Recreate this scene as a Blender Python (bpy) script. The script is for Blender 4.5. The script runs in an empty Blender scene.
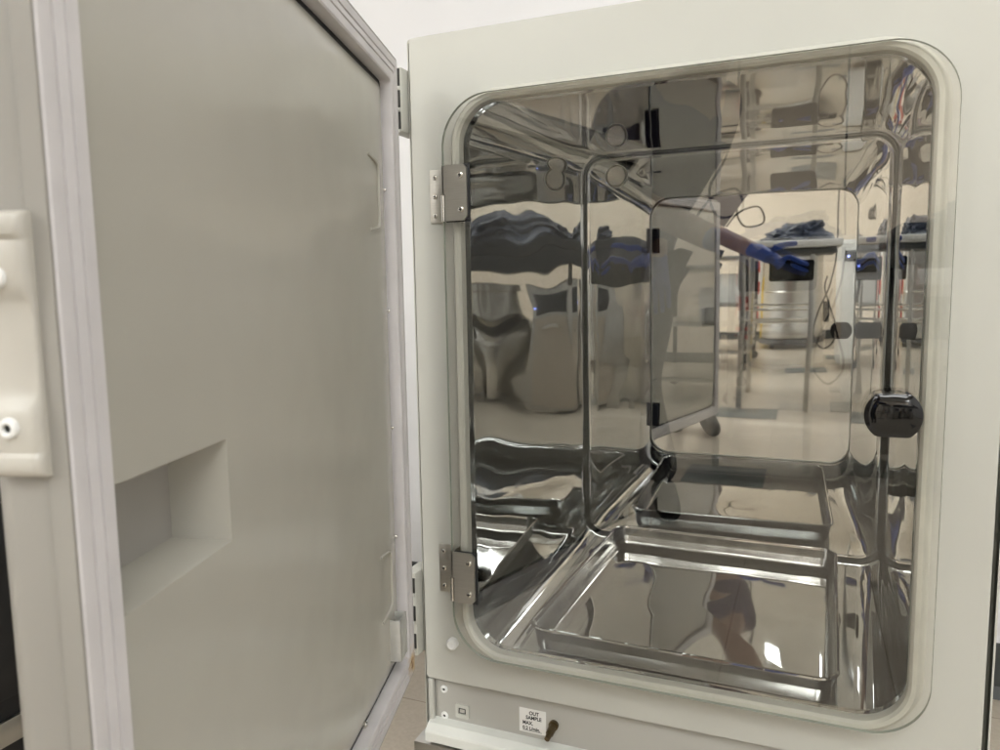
import bpy, bmesh, math, random
from mathutils import Vector, Matrix, noise
random.seed(4)
S = bpy.context.scene
COL = S.collection
PI = math.pi

# ------------------------------------------------------------------ materials
def nt(name):
    m = bpy.data.materials.new(name); m.use_nodes = True
    return m, m.node_tree.nodes, m.node_tree.links, m.node_tree.nodes['Principled BSDF']

def mat(name, col, rough=.5, metal=0., var=.06, scale=30., bump=0., bscale=200., spec=.5, coat=0., stretch=(1, 1, 1), rvar=0., bdist=.001):
    """plain surface with a faint tone mottle, roughness mottle and micro bump"""
    m, N, L, b = nt(name)
    tc = N.new('ShaderNodeTexCoord'); mp = N.new('ShaderNodeMapping'); mp.inputs['Scale'].default_value = stretch
    L.new(tc.outputs['Object'], mp.inputs[0])
    n = N.new('ShaderNodeTexNoise'); n.inputs['Scale'].default_value = scale; n.inputs['Detail'].default_value = 5
    L.new(mp.outputs[0], n.inputs['Vector'])
    r = N.new('ShaderNodeMapRange'); r.inputs['To Min'].default_value = 1 - var; r.inputs['To Max'].default_value = 1 + var
    r.inputs['From Min'].default_value = .3; r.inputs['From Max'].default_value = .7
    L.new(n.outputs['Fac'], r.inputs['Value'])
    mx = N.new('ShaderNodeVectorMath'); mx.operation = 'SCALE'; mx.inputs[0].default_value = col
    L.new(r.outputs[0], mx.inputs['Scale']); L.new(mx.outputs[0], b.inputs['Base Color'])
    b.inputs['Metallic'].default_value = metal; b.inputs['Roughness'].default_value = rough
    b.inputs['Specular IOR Level'].default_value = spec; b.inputs['Coat Weight'].default_value = coat
    if rvar:
        r2 = N.new('ShaderNodeMapRange'); r2.inputs['To Min'].default_value = max(.01, rough - rvar); r2.inputs['To Max'].default_value = rough + rvar
        n3 = N.new('ShaderNodeTexNoise'); n3.inputs['Scale'].default_value = scale * .4; n3.inputs['Detail'].default_value = 8
        L.new(mp.outputs[0], n3.inputs['Vector']); L.new(n3.outputs['Fac'], r2.inputs['Value'])
        r2.inputs['From Min'].default_value = .3; r2.inputs['From Max'].default_value = .7
        L.new(r2.outputs[0], b.inputs['Roughness'])
    if bump:
        n2 = N.new('ShaderNodeTexNoise'); n2.inputs['Scale'].default_value = bscale; n2.inputs['Detail'].default_value = 3
        L.new(mp.outputs[0], n2.inputs['Vector'])
        bp = N.new('ShaderNodeBump'); bp.inputs['Strength'].default_value = bump; bp.inputs['Distance'].default_value = bdist
        L.new(n2.outputs['Fac'], bp.inputs['Height']); L.new(bp.outputs[0], b.inputs['Normal'])
    return m

def emit(name, col, s):
    m, N, L, b = nt(name)
    b.inputs['Base Color'].default_value = (.8, .8, .8, 1)
    b.inputs['Emission Color'].default_value = (*col, 1); b.inputs['Emission Strength'].default_value = s
    return m

def glass_mat():
    """thin clear pane: straight transmission plus a Schlick surface reflection"""
    m = bpy.data.materials.new('clear_glass'); m.use_nodes = True
    N, L = m.node_tree.nodes, m.node_tree.links
    N.clear()
    out = N.new('ShaderNodeOutputMaterial'); t = N.new('ShaderNodeBsdfTransparent'); g = N.new('ShaderNodeBsdfGlossy')
    t.inputs['Color'].default_value = (.965, .963, .952, 1); g.inputs['Roughness'].default_value = .012
    lw = N.new('ShaderNodeLayerWeight'); lw.inputs['Blend'].default_value = .5
    p = N.new('ShaderNodeMath'); p.operation = 'POWER'; p.inputs[1].default_value = 5
    L.new(lw.outputs['Facing'], p.inputs[0])
    a = N.new('ShaderNodeMath'); a.operation = 'MULTIPLY_ADD'; a.inputs[1].default_value = .9; a.inputs[2].default_value = .06
    L.new(p.outputs[0], a.inputs[0])
    mx = N.new('ShaderNodeMixShader'); L.new(a.outputs[0], mx.inputs[0]); L.new(t.outputs[0], mx.inputs[1]); L.new(g.outputs[0], mx.inputs[2])
    L.new(mx.outputs[0], out.inputs['Surface'])
    return m

def floor_mat():
    m, N, L, b = nt('vinyl_tile')
    tc = N.new('ShaderNodeTexCoord')
    n = N.new('ShaderNodeTexNoise'); n.inputs['Scale'].default_value = 9; n.inputs['Detail'].default_value = 8; L.new(tc.outputs['Object'], n.inputs['Vector'])
    n2 = N.new('ShaderNodeTexNoise'); n2.inputs['Scale'].default_value = 160; n2.inputs['Detail'].default_value = 2; L.new(tc.outputs['Object'], n2.inputs['Vector'])
    ad = N.new('ShaderNodeMath'); ad.operation = 'ADD'; L.new(n.outputs['Fac'], ad.inputs[0]); L.new(n2.outputs['Fac'], ad.inputs[1])
    cr = N.new('ShaderNodeValToRGB'); cr.color_ramp.elements[0].position = .35; cr.color_ramp.elements[1].position = .75
    cr.color_ramp.elements[0].color = (.49, .425, .34, 1); cr.color_ramp.elements[1].color = (.61, .54, .45, 1)
    hv = N.new('ShaderNodeMath'); hv.operation = 'MULTIPLY'; hv.inputs[1].default_value = .5; L.new(ad.outputs[0], hv.inputs[0]); L.new(hv.outputs[0], cr.inputs[0])
    bk = N.new('ShaderNodeTexBrick'); bk.offset = 0; bk.inputs['Scale'].default_value = 1
    bk.inputs['Brick Width'].default_value = .305; bk.inputs['Row Height'].default_value = .305; bk.inputs['Mortar Size'].default_value = .0012
    bk.inputs['Color1'].default_value = (1, 1, 1, 1); bk.inputs['Color2'].default_value = (.94, .94, .94, 1); bk.inputs['Mortar'].default_value = (.55, .5, .45, 1)
    L.new(tc.outputs['Object'], bk.inputs['Vector'])
    mx = N.new('ShaderNodeMix'); mx.data_type = 'RGBA'; mx.blend_type = 'MULTIPLY'; mx.inputs[0].default_value = 1
    L.new(cr.outputs[0], mx.inputs[6]); L.new(bk.outputs['Color'], mx.inputs[7]); L.new(mx.outputs[2], b.inputs['Base Color'])
    b.inputs['Roughness'].default_value = .28
    return m

def seal_mat():
    """door seal: pinkish white vinyl with a rust stain at its lower hinge corner (object space: x = along door, z = up)"""
    m, N, L, b = nt('white_vinyl_seal')
    tc = N.new('ShaderNodeTexCoord')
    d = N.new('ShaderNodeVectorMath'); d.operation = 'DISTANCE'; d.inputs[1].default_value = (.012, 0, .012); L.new(tc.outputs['Object'], d.inputs[0])
    n = N.new('ShaderNodeTexNoise'); n.inputs['Scale'].default_value = 90; n.inputs['Detail'].default_value = 6; L.new(tc.outputs['Object'], n.inputs['Vector'])
    a = N.new('ShaderNodeMath'); a.operation = 'MULTIPLY_ADD'; a.inputs[1].default_value = .05; L.new(n.outputs['Fac'], a.inputs[0]); L.new(d.outputs['Value'], a.inputs[2])
    cr = N.new('ShaderNodeValToRGB'); e = cr.color_ramp.elements
    e[0].position = .022; e[0].color = (.20, .09, .03, 1); e[1].position = .050; e[1].color = (.64, .615, .615, 1)
    x = cr.color_ramp.elements.new(.031); x.color = (.55, .40, .22, 1)
    L.new(a.outputs[0], cr.inputs[0])
    n2 = N.new('ShaderNodeTexNoise'); n2.inputs['Scale'].default_value = 25; n2.inputs['Detail'].default_value = 6; L.new(tc.outputs['Object'], n2.inputs['Vector'])
    r = N.new('ShaderNodeMapRange'); r.inputs['To Min'].default_value = .93; r.inputs['To Max'].default_value = 1.04; r.inputs['From Min'].default_value = .3; r.inputs['From Max'].default_value = .7
    L.new(n2.outputs['Fac'], r.inputs['Value'])
    v = N.new('ShaderNodeVectorMath'); v.operation = 'SCALE'; L.new(cr.outputs[0], v.inputs[0]); L.new(r.outputs[0], v.inputs['Scale'])
    L.new(v.outputs[0], b.inputs['Base Color']); b.inputs['Roughness'].default_value = .5
    return m

M = {}
M['paint'] = mat('grey_enamel', (.520, .518, .472), .42, var=.02, scale=6, bump=.04, bscale=500, rvar=.05)
M['paint_dark'] = mat('grey_fascia_enamel', (.43, .42, .385), .42, var=.03, scale=8, bump=.03)
M['door_panel'] = mat('door_panel_enamel', (.44, .423, .368), .19, var=.02, scale=5, bump=.55, bscale=4.5, bdist=.012, rvar=.03)
M['door_edge'] = mat('taupe_door_shell', (.32, .305, .275), .4, var=.03, scale=8)
M['plastic'] = mat('ivory_plastic', (.53, .505, .45), .3, var=.06, scale=25)
M['white'] = mat('white_plastic', (.82, .82, .80), .4, var=.03)
M['lip'] = mat('pale_enamel', (.68, .69, .65), .4, var=.03)
M['seal'] = seal_mat()
M['gasket'] = mat('green_grey_silicone', (.585, .58, .515), .5, var=.04, scale=40, spec=.5)
M['steel'] = mat('mirror_stainless', (.562, .574, .574), .016, 1., var=.03, scale=14, rvar=.008)
M['tray'] = mat('tray_stainless', (.60, .60, .59), .035, 1., var=.05, scale=18, rvar=.025)
M['tray_wall'] = mat('drawn_steel_shaded', (.43, .43, .415), .17, 1., var=.08, scale=10, stretch=(6, 6, .5), rvar=.05)
M['hinge'] = mat('satin_nickel', (.56, .54, .49), .4, 1., var=.05, scale=60, stretch=(1, 1, 20), rvar=.06)
M['screw'] = mat('screw_steel', (.75, .73, .68), .22, 1.)
M['brush'] = mat('brushed_steel', (.55, .54, .51), .28, 1., var=.06, scale=8, stretch=(6, 6, 1))
M['zinc'] = mat('zinc_plate', (.70, .70, .67), .35, .6, var=.06)
M['black'] = mat('black_plastic', (.006, .006, .006), .07, var=.2, spec=.5)
M['matt_black'] = mat('black_matt', (.012, .012, .013), .6, var=.2)
M['dark'] = mat('dark_slot', (.02, .02, .018), .7)
M['glass'] = glass_mat()
M['glass_edge'] = mat('glass_edge', (.30, .33, .28), .15, var=.1)
M['paper'] = mat('label_paper', (.80, .79, .76), .6, var=.03)
M['ink'] = mat('label_ink', (.02, .02, .02), .6)
M['brass'] = mat('dull_brass', (.16, .125, .075), .35, 1., var=.1)
M['wall'] = mat('wall_paint', (.80, .803, .825), .65, var=.015, scale=3, bump=.05, bscale=120)
M['wall_far'] = mat('far_wall_paint', (.90, .80, .67), .7, var=.02, scale=3)
M['ceil'] = mat('ceiling_board', (.8, .79, .76), .8, var=.03, scale=40)
M['cove'] = mat('black_cove_base', (.045, .05, .05), .45, var=.1)
M['floor'] = floor_mat()
M['tile_dark'] = mat('slate_tile', (.10, .125, .135), .3, var=.15, scale=20)
M['tile_grey'] = mat('grey_tile', (.27, .26, .225), .3, var=.12, scale=20)
M['navy'] = mat('navy_laminate', (.02, .026, .04), .4, var=.1)
M['skin'] = mat('skin', (.30, .18, .135), .5, var=.08, scale=40)
M['glove'] = mat('blue_nitrile', (.014, .06, .33), .45, var=.08, scale=50, bump=.3, bscale=160)
M['shirt'] = mat('purple_knit', (.05, .04, .085), .9, var=.2, scale=8)
M['trouser'] = mat('dark_denim', (.02, .022, .035), .9, var=.2, scale=8)
M['hair'] = mat('brown_hair', (.05, .028, .016), .55, var=.3, scale=80, stretch=(1, 1, .1))
M['cloth'] = mat('navy_polythene', (.045, .055, .085), .32, var=.2, scale=12)
M['red'] = mat('red_print', (.55, .05, .04), .5)
M['yellow'] = mat('yellow_enamel', (.65, .45, .04), .45)
M['cream'] = mat('cream_panel', (.62, .55, .46), .45, var=.03)
M['lamp'] = emit('lamp_diffuser', (.985, 1, .985), 7.4)
M['fill_bright'] = emit('fill_lamp_diffuser', (.985, 1, .985), 15)  # stronger glow for the panels added to brighten the far wall
M['led'] = emit('blue_led', (.15, .25, 1), 6)
M['eye'] = mat('eye_white', (.7, .68, .65), .3)

# ------------------------------------------------------------------ helpers
def tag(o, label=None, cat=None, group=None, kind=None):
    for k, v in (('label', label), ('category', cat), ('group', group), ('kind', kind)):
        if v: o[k] = v
    return o
def empty(name, loc=(0, 0, 0), **kw):
    o = bpy.data.objects.new(name, None); COL.objects.link(o); o.location = loc; o.empty_display_size = .05
    return tag(o, **kw)
def link(name, me, mats, parent=None, smooth=True, loc=None):
    o = bpy.data.objects.new(name, me); COL.objects.link(o)
    for m in (mats if isinstance(mats, (list, tuple)) else [mats]): me.materials.append(m)
    if smooth:
        me.polygons.foreach_set('use_smooth', [True] * len(me.polygons))
        try: me.set_sharp_from_angle(angle=math.radians(32))
        except Exception: pass
    if parent: o.parent = parent
    if loc: o.location = loc
    return o
def fin(name, bm, mats, parent=None, smooth=True, loc=None, recalc=True):
    if recalc: bmesh.ops.recalc_face_normals(bm, faces=bm.faces)
    me = bpy.data.meshes.new(name); bm.to_mesh(me); bm.free()
    return link(name, me, mats, parent, smooth, loc)
def box(bm, x0, x1, y0, y1, z0, z1, bev=0., seg=2, mi=0, mtx=None):
    t = bmesh.new()
    bmesh.ops.create_cube(t, size=1)
    for v in t.verts:
        v.co = Vector(((x0 + x1) / 2 + v.co.x * (x1 - x0), (y0 + y1) / 2 + v.co.y * (y1 - y0), (z0 + z1) / 2 + v.co.z * (z1 - z0)))
    if bev: bmesh.ops.bevel(t, geom=t.edges[:], offset=bev, segments=seg, profile=.5, affect='EDGES', clamp_overlap=True)
    if mtx: bmesh.ops.transform(t, matrix=mtx, verts=t.verts)
    for f in t.faces: f.material_index = mi
    me = bpy.data.meshes.new('t'); t.to_mesh(me); t.free(); bm.from_mesh(me); bpy.data.meshes.remove(me)
    return bm
def bx(name, x0, x1, y0, y1, z0, z1, m, parent=None, bev=.002, seg=2, loc=None):
    return fin(name, box(bmesh.new(), x0, x1, y0, y1, z0, z1, bev, seg), m, parent, loc=loc)
def rrect(l, r, b, t, R, nc=10, ns=1):
    """counter-clockwise rounded rectangle in (u, v)"""
    pts = []
    cs = [(r - R, b + R, -PI / 2), (r - R, t - R, 0), (l + R, t - R, PI / 2), (l + R, b + R, PI)]
    for i, (cx, cy, a0) in enumerate(cs):
        for k in range(nc + 1):
            a = a0 + PI / 2 * k / nc
            pts.append((cx + R * math.cos(a), cy + R * math.sin(a)))
        nx, ny, na = cs[(i + 1) % 4]
        p0 = pts[-1]; p1 = (nx + R * math.cos(na), ny + R * math.sin(na))
        for k in range(1, ns): pts.append((p0[0] + (p1[0] - p0[0]) * k / ns, p0[1] + (p1[1] - p0[1]) * k / ns))
    return pts
def loft(bm, rings, closed=True, cap0=False, cap1=False, mi=0):
    vr = [[bm.verts.new(p) for p in r] for r in rings]
    for a, b in zip(vr, vr[1:]):
        n = len(a)
        for i in range(n if closed else n - 1):
            f = bm.faces.new((a[i], a[(i + 1) % n], b[(i + 1) % n], b[i])); f.material_index = mi
    if cap0: bm.faces.new(vr[0]).material_index = mi
    if cap1: bm.faces.new(list(reversed(vr[-1]))).material_index = mi
    return vr
def plate_hole(outer, inner, y0, y1):
    """flat plate in XZ between two loops, extruded from y0 (front) to y1"""
    bm = bmesh.new(); es = []
    for lp in (outer, inner):
        vs = [bm.verts.new((p[0], y0, p[1])) for p in lp]
        es += [bm.edges.new((vs[i], vs[(i + 1) % len(vs)])) for i in range(len(vs))]
    bmesh.ops.triangle_fill(bm, use_beauty=True, use_dissolve=False, edges=es)
    r = bmesh.ops.extrude_face_region(bm, geom=bm.faces[:])
    for v in r['geom']:
        if isinstance(v, bmesh.types.BMVert): v.co.y = y1
    return bm
def prism(bm, pts, y0, y1, ins=0., steps=1, mi=0, dep=None):
    """solid of the XZ outline pts from y0 (front) to y1, the front edge rounded off by ins"""
    cx = sum(p[0] for p in pts) / len(pts); cz = sum(p[1] for p in pts) / len(pts)
    rings = []
    def sc(k, y):
        out = []
        for p in pts:
            d = math.hypot(p[0] - cx, p[1] - cz) or 1
            f = (d - k) / d; out.append((cx + (p[0] - cx) * f, y, cz + (p[1] - cz) * f))
        return out
    if ins:
        for s in range(steps + 1):
            a = PI / 2 * s / steps
            rings.append(sc(ins * (1 - math.sin(a)), y0 + (dep or ins) * (1 - math.cos(a))))
    else: rings.append(sc(0, y0))
    rings.append(sc(0, y1))
    loft(bm, rings, cap0=True, cap1=True, mi=mi)
    return bm
def tube(bm, pts, r, n=8, closed=False, mi=0):
    pts = [Vector(p) for p in pts]; rings = []; up = None
    for i, p in enumerate(pts):
        if closed: d = pts[(i + 1) % len(pts)] - pts[i - 1]
        else: d = pts[min(i + 1, len(pts) - 1)] - pts[max(i - 1, 0)]
        d.normalize()
        if up is None: up = d.orthogonal().normalized()
        up = (up - d * up.dot(d)).normalized(); s = d.cross(up)
        rr = r[i] if isinstance(r, (list, tuple)) else r
        rings.append([p + (up * math.cos(2 * PI * k / n) + s * math.sin(2 * PI * k / n)) * rr for k in range(n)])
    if closed: rings.append(rings[0])
    loft(bm, rings, cap0=not closed, cap1=not closed, mi=mi)
    if closed: bmesh.ops.remove_doubles(bm, verts=bm.verts, dist=1e-6)
    return bm
def smooth_path(pts, n=8):
    P = [Vector(p) for p in pts]; out = []
    for i in range(len(P) - 1):
        a, b, c, d = P[max(i - 1, 0)], P[i], P[i + 1], P[min(i + 2, len(P) - 1)]
        for k in range(n):
            t = k / n
            out.append(.5 * ((2 * b) + (c - a) * t + (2 * a - 5 * b + 4 * c - d) * t * t + (3 * b - a - 3 * c + d) * t ** 3))
    return out + [P[-1]]
def lathe(bm, prof, n=32, c=(0, 0, 0), axis='z', mi=0):
    rings = []
    for r, h in prof:
        ring = []
        for k in range(n):
            a = 2 * PI * k / n; u, v = r * math.cos(a), r * math.sin(a)
            ring.append(Vector(c) + (Vector((u, v, h)) if axis == 'z' else Vector((u, h, v))))
        rings.append(ring)
    loft(bm, rings, cap0=True, cap1=True, mi=mi)
    return bm
def text(name, body, size, loc, parent, m, line=1.0, align='LEFT', width=1.0):
    c = bpy.data.curves.new(name, 'FONT'); c.body = body; c.size = size; c.space_line = line; c.align_x = align; c.extrude = .00005; c.offset = size * .03
    o = bpy.data.objects.new(name, c); COL.objects.link(o)
    bpy.context.view_layer.update()
    me = bpy.data.meshes.new_from_object(o.evaluated_get(bpy.context.evaluated_depsgraph_get()))
    bpy.data.objects.remove(o)
    me.transform(Matrix.Translation(loc) @ Matrix.Rotation(PI / 2, 4, 'X') @ Matrix.Scale(width, 4, (1, 0, 0)))
    return link(name, me, m, parent, smooth=False)
def screw_head(r, y, x, z):
    """small domed cross-head screw whose axis runs along y (front towards -y)"""
    bm = bmesh.new()
    lathe(bm, [(r, y + r * .2), (r, y), (r * .85, y - r * .32), (r * .45, y - r * .5), (r * .02, y - r * .52)], 16, (x, 0, z), 'y')
    for w, h in ((r * .55, r * .12), (r * .12, r * .55)):
        box(bm, x - w, x + w, y - r * .545, y - r * .2, z - h, z + h, mi=1)
    return bm

def ring_screw(r, y, x, z):
    bm = bmesh.new()
    lathe(bm, [(r * .98, y + r * .2), (r, y - r * .05), (r * .85, y - r * .38), (r * .6, y - r * .5), (r * .42, y - r * .42), (r * .38, y - r * .12)], 20, (x, 0, z), 'y')
    lathe(bm, [(r * .37, y), (r * .37, y - r * .16), (r * .01, y - r * .18)], 14, (x, 0, z), 'y', mi=1)
    return bm

# ------------------------------------------------------------------ calibrated geometry (metres; z = 0 at the opening's lower edge, y = 0 at the cabinet front)
D = .577                                            # chamber depth
OL, OR, OB, OT = -.2432, .2432, .002, .668          # opening
CL, CR, CB, CT = -.257, .266, -.030, .696           # chamber section
ZF = -.29                                           # room floor

# ------------------------------------------------------------------ the incubator
inc = empty('laboratory_incubator', (0, 0, -.15), label='pale grey laboratory incubator with its outer door open and steel chamber behind glass', cat='incubator')
class Off:                                           # parts are modelled in world space, then hung under the thing's empty
    pass
def part(o, parent=inc):
    o.parent = parent; o.matrix_parent_inverse = Matrix.Identity(4)
    if parent is inc: o.location = o.location - Vector((0, 0, -.15))
    return o

# outer shell (sides, top, back) standing a hair behind the front frame
bm = bmesh.new()
rings = []
for y, k in ((.0035, .0), (.64, .0)):
    rings.append([(p[0], y, p[1]) for p in rrect(-.3155, .3175, -.145, .7515, .004, 4)])
rings.insert(0, [(p[0], .0025, p[1]) for p in rrect(-.3135, .3155, -.143, .7495, .004, 4)])
loft(bm, rings, cap1=True)
rin = [[(p[0], y, p[1]) for p in rrect(-.3125, .3125, -.142, .7475, .003, 4)] for y in (.0025, .05)]
loft(bm, rin)
part(fin('body', bm, M['paint']))
# front frame with the opening
bm = plate_hole(rrect(-.3120, .3102, -.0535, .7518, .0045, 5), rrect(OL - .004, OR + .004, OB - .004, OT + .004, .05, 12), 0, .014)
bmesh.ops.recalc_face_normals(bm, faces=bm.faces)
ed = [e for e in bm.edges if len(e.link_faces) == 2 and all(abs(v.co.y) < 1e-6 for v in e.verts) and e.calc_face_angle(0) > 1]
bmesh.ops.bevel(bm, geom=ed, offset=.0018, segments=3, profile=.5, affect='EDGES')
part(fin('front_frame', bm, M['paint'], smooth=False))
# wobble of pressed sheet steel
def wob(p, a, s):
    return a * (noise.noise(Vector((p[0] * s, p[1] * s * .5, p[2] * s))) + .45 * noise.noise(Vector((p[0] * s * 2.3 + 7, p[1] * s * 1.0, p[2] * s * 2.3))))
# stainless chamber liner
def ring(y, ins, R, l, r, b, t):
    return [(p[0], y, p[1]) for p in rrect(l + ins, r - ins, b + ins, t - ins, max(R - ins, .002), 14, 26)]
rings = [ring(-.002, 0, .048, OL - .001, OR + .001, OB - .001, OT + .001), ring(.012, 0, .048, OL - .001, OR + .001, OB - .001, OT + .001)]
BF = .010                                            # fold radius at the back sheet
def sect(y):
    t = max(0, (y - .012) / (D - .012)); e = min(1, (y - .012) / .026) if y > .012 else 0; e = e * e * (3 - 2 * e)
    lp = lambda a, b: a + (b - a) * t
    return (.048 + (CRR - .048) * t, lp(OL, CL), lp(OR, CR), OB + (CB - OB) * e, lp(OT, CT))
CRR = .036
for k in range(1, 9): rings.append(ring(.012 + .03 * k / 8, 0, *sect(.012 + .03 * k / 8)))
NB = 34
for k in range(1, NB + 1):
    y = .042 + (D - BF - .042) * k / NB
    rings.append(ring(y, 0, *sect(y)))
for k in range(1, 8):
    a = PI / 2 * k / 7
    rings.append(ring(D - BF * (1 - math.sin(a)), BF * (1 - math.cos(a)), *sect(D)))
base = rings[-1]; cx, cz = (CL + CR) / 2, (CB + CT) / 2
for k in (.93, .8, .62, .42, .2, .05):
    rings.append([(cx + (p[0] - cx) * k, p[1], cz + (p[2] - cz) * k) for p in base])
TILT = math.radians(-.6)
out = []
for i, r in enumerate(rings):
    q = []
    n = len(r)
    for j, p in enumerate(r):
        if i < 3: q.append(p); continue
        x, y, z = p
        if y > D - BF - .0005:                              # back sheet: nearly flat, leaning back a trifle
            w = wob(p, .00022, 5); y2 = y + w + (z - cz) * math.tan(TILT) * (1 if y > D - .001 else .6)
            q.append((x, y2, z)); continue
        a, b = r[j - 1], r[(j + 1) % n]
        t = Vector((b[0] - a[0], 0, b[2] - a[2])).normalized(); nn = Vector((-t.z, 0, t.x))
        f = min(1, (y - .012) / .06)
        amp = .0019 if abs(t.z) > .9 and x < 0 else .0007
        if z < CB + .06: amp = .00022
        w = wob(p, amp, 7) * f
        # the side sheets belly outwards between their folded edges
        if x < CL + .016 and abs(t.z) > .9: w -= .0022 * math.sin(PI * (z - CB) / (CT - CB)) * math.sin(PI * min(1, y / D)) 
        q.append((x + nn.x * w, y, z + nn.z * w))
    out.append(q)
bm = bmesh.new(); loft(bm, out, cap1=True)
liner = part(fin('chamber_liner', bm, M['steel']))
# round port plug on the chamber's back sheet
bm = bmesh.new(); lathe(bm, [(.0185, .006), (.0185, -.002), (.0165, -.004), (.001, -.0045)], 32, (-.196, D - .0042, .659), 'y')
part(fin('port_plug', bm, M['screw']))
bm = bmesh.new(); lathe(bm, [(.0208, .006), (.0208, -.0015), (.0200, -.0028), (.0187, -.0015)], 32, (-.196, D - .0042, .659), 'y')
part(fin('port_ring', bm, M['hinge']))
# silicone gasket round the opening
bm = bmesh.new(); path = rrect(OL - .0045, OR + .0045, OB - .0045, OT + .0045, .0535, 18, 12)
prof = [(-.005, .002), (-.0056, -.006), (-.0052, -.011), (-.0026, -.0142), (.0015, -.0148), (.0042, -.012), (.0056, -.006), (.0080, -.003), (.0096, -.0012), (.0096, .002)]
n = len(path); rg = []
for u, v in prof:                                     # u: outwards across the seal, v: y
    lp = []
    for i, p in enumerate(path):
        a, b = path[i - 1], path[(i + 1) % n]
        t = Vector((b[0] - a[0], b[1] - a[1])).normalized(); nx, nz = t.y, -t.x
        lp.append((p[0] + nx * u, v, p[1] + nz * u))
    rg.append(lp)
loft(bm, rg)
part(fin('opening_gasket', bm, M['gasket']))

# glass inner door
GL, GR, GB, GT = -.2605, .2615, -.0035, .6735
bm = bmesh.new()
rr = rrect(GL, GR, GB, GT, .058, 16)
loft(bm, [[(p[0], y, p[1]) for p in rr] for y in (-.0202, -.0152)], cap0=True, cap1=True)
bm.faces.ensure_lookup_table()
for f in bm.faces:
    f.material_index = 0 if len(f.verts) > 4 else 1
gd = part(fin('glass_door', bm, [M['glass'], M['glass_edge']], smooth=False))
# latch knob: a disc with flattened top and bottom
def knob_outline(R, h, n=48):
    pts = []
    for k in range(n):
        a = 2 * PI * k / n; pts.append((R * math.cos(a), max(-h, min(h, R * math.sin(a)))))
    return pts
bm = bmesh.new()
kx, kz = .2155, .3275
prism(bm, [(kx + u, kz + v) for u, v in knob_outline(.0248, .0205)], -.047, -.0265, .0058, 1, dep=.0029)
kb = fin('latch_knob', bm, M['black']); kb.parent = gd
bm = bmesh.new(); lathe(bm, [(.012, -.0262), (.012, -.0205), (.016, -.0203)], 24, (kx, 0, kz), 'y')
o = fin('knob_neck', bm, M['matt_black']); o.parent = gd
bm = bmesh.new()
prism(bm, [(kx + u, kz + v) for u, v in knob_outline(.0205, .017)], -.0148, .012, .0, 1)
o = fin('latch_cam', bm, M['black']); o.parent = gd
# inner hinges
for zc in (.5635, .1005):
    f = bx('inner_hinge', -.2865, -.2655, -.003, -.0005, zc - .0315, zc + .0315, M['hinge'], bev=.0008)
    h = part(f)
    # moving leaf with a slit for the barrel
    bm = bmesh.new()
    zlo, zhi = zc - .0318, zc + .0318
    pts = [(-.2585, zhi), (-.2315, zhi), (-.2268, zhi - .0047), (-.2268, zlo + .0047), (-.2315, zlo), (-.2548, zlo), (-.2548, zc - .001), (-.2585, zc - .001)]
    prism(bm, list(reversed(pts)), -.0262, -.0232, 0)
    box(bm, -.2585, -.2560, -.0262, -.001, zc + .0, zhi, .0005)
    bmesh.ops.remove_doubles(bm, verts=bm.verts, dist=1e-6)
    mv = fin('moving_leaf', bm, M['hinge'], smooth=False)
    bm = bmesh.new(); lathe(bm, [(.0027, zlo), (.0027, zc - .002)], 14, (-.2588, -.0225, 0))
    br = fin('barrel', bm, M['screw'])
    bk = bx('backing_pad', -.2555, -.2245, -.0232, -.0203, zlo - .0012, zhi + .0008, M['matt_black'], bev=.0008)
    b2 = bx('clamp_plate', -.2515, -.2285, -.0151, -.0128, zlo + .003, zhi - .003, M['navy'], bev=.0006)
    kids = [mv, br, bk, b2]
    for dz in (.0225, 0, -.0225): kids.append(fin('screw', screw_head(.0032, -.003, -.2795, zc + dz), [M['screw'], M['dark']]))
    for dz in (.0195, -.0195): kids.append(fin('screw', screw_head(.0038, -.0262, -.2345, zc + dz), [M['screw'], M['dark']]))
    for c in kids: c.parent = h; c.location = (0, 0, 0)
    for c in kids: c.matrix_parent_inverse = Matrix.Identity(4)
# white bumper on the frame below the lower hinge
bm = bmesh.new(); lathe(bm, [(.0072, 0), (.0075, -.006), (.0066, -.0082), (.0045, -.009), (.004, -.0082), (.0005, -.0080)], 28, (-.2705, 0, .0015), 'y')
part(fin('door_bumper', bm, M['white']))

# lower fascia, its fittings and the pale ledge under it
FY = .009
part(bx('lower_fascia', -.3095, .3095, FY, .03, -.1395, -.0545, M['paint_dark'], bev=.001))
part(bx('fascia_edge', -.3105, -.3035, .0015, .0085, -.1395, -.0555, M['paint'], bev=.0015))
for z in (-.0705, -.107):
    part(fin('fascia_screw', ring_screw(.0052, FY, -.2905, z), [M['white'], M['dark']]))
sk = part(fin('rocker_switch', plate_hole(rrect(-.2735, -.2545, -.1045, -.0862, .0022, 4), rrect(-.2695, -.2585, -.0992, -.0905, .001, 3), FY - .003, FY), M['paint'], smooth=False))
o = bx('rocker', -.2692, -.2588, FY - .0012, FY - .0002, -.0989, -.0908, M['dark'], bev=.0003); o.parent = sk
o = bx('rocker_cap', -.2675, -.2605, FY - .0026, FY - .0012, -.0972, -.0925, M['paint_dark'], bev=.0005); o.parent = sk
lb = part(bx('sampling_label', -.1845, -.1490, FY - .0006, FY - .0001, -.1045, -.0728, M['paper'], bev=0))
for body, sx, sz, sz2 in (('OUT', -.1712, -.0804, .0066), ('SAMPLE', -.1755, -.0866, .0066), ('MAX.', -.1800, -.0938, .0064), ('0.2 L/min.', -.1800, -.1008, .0064)):
    t = text('lettering', body, sz2, (sx, FY - .0009, sz), lb, M['ink'], width=.92)
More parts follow.
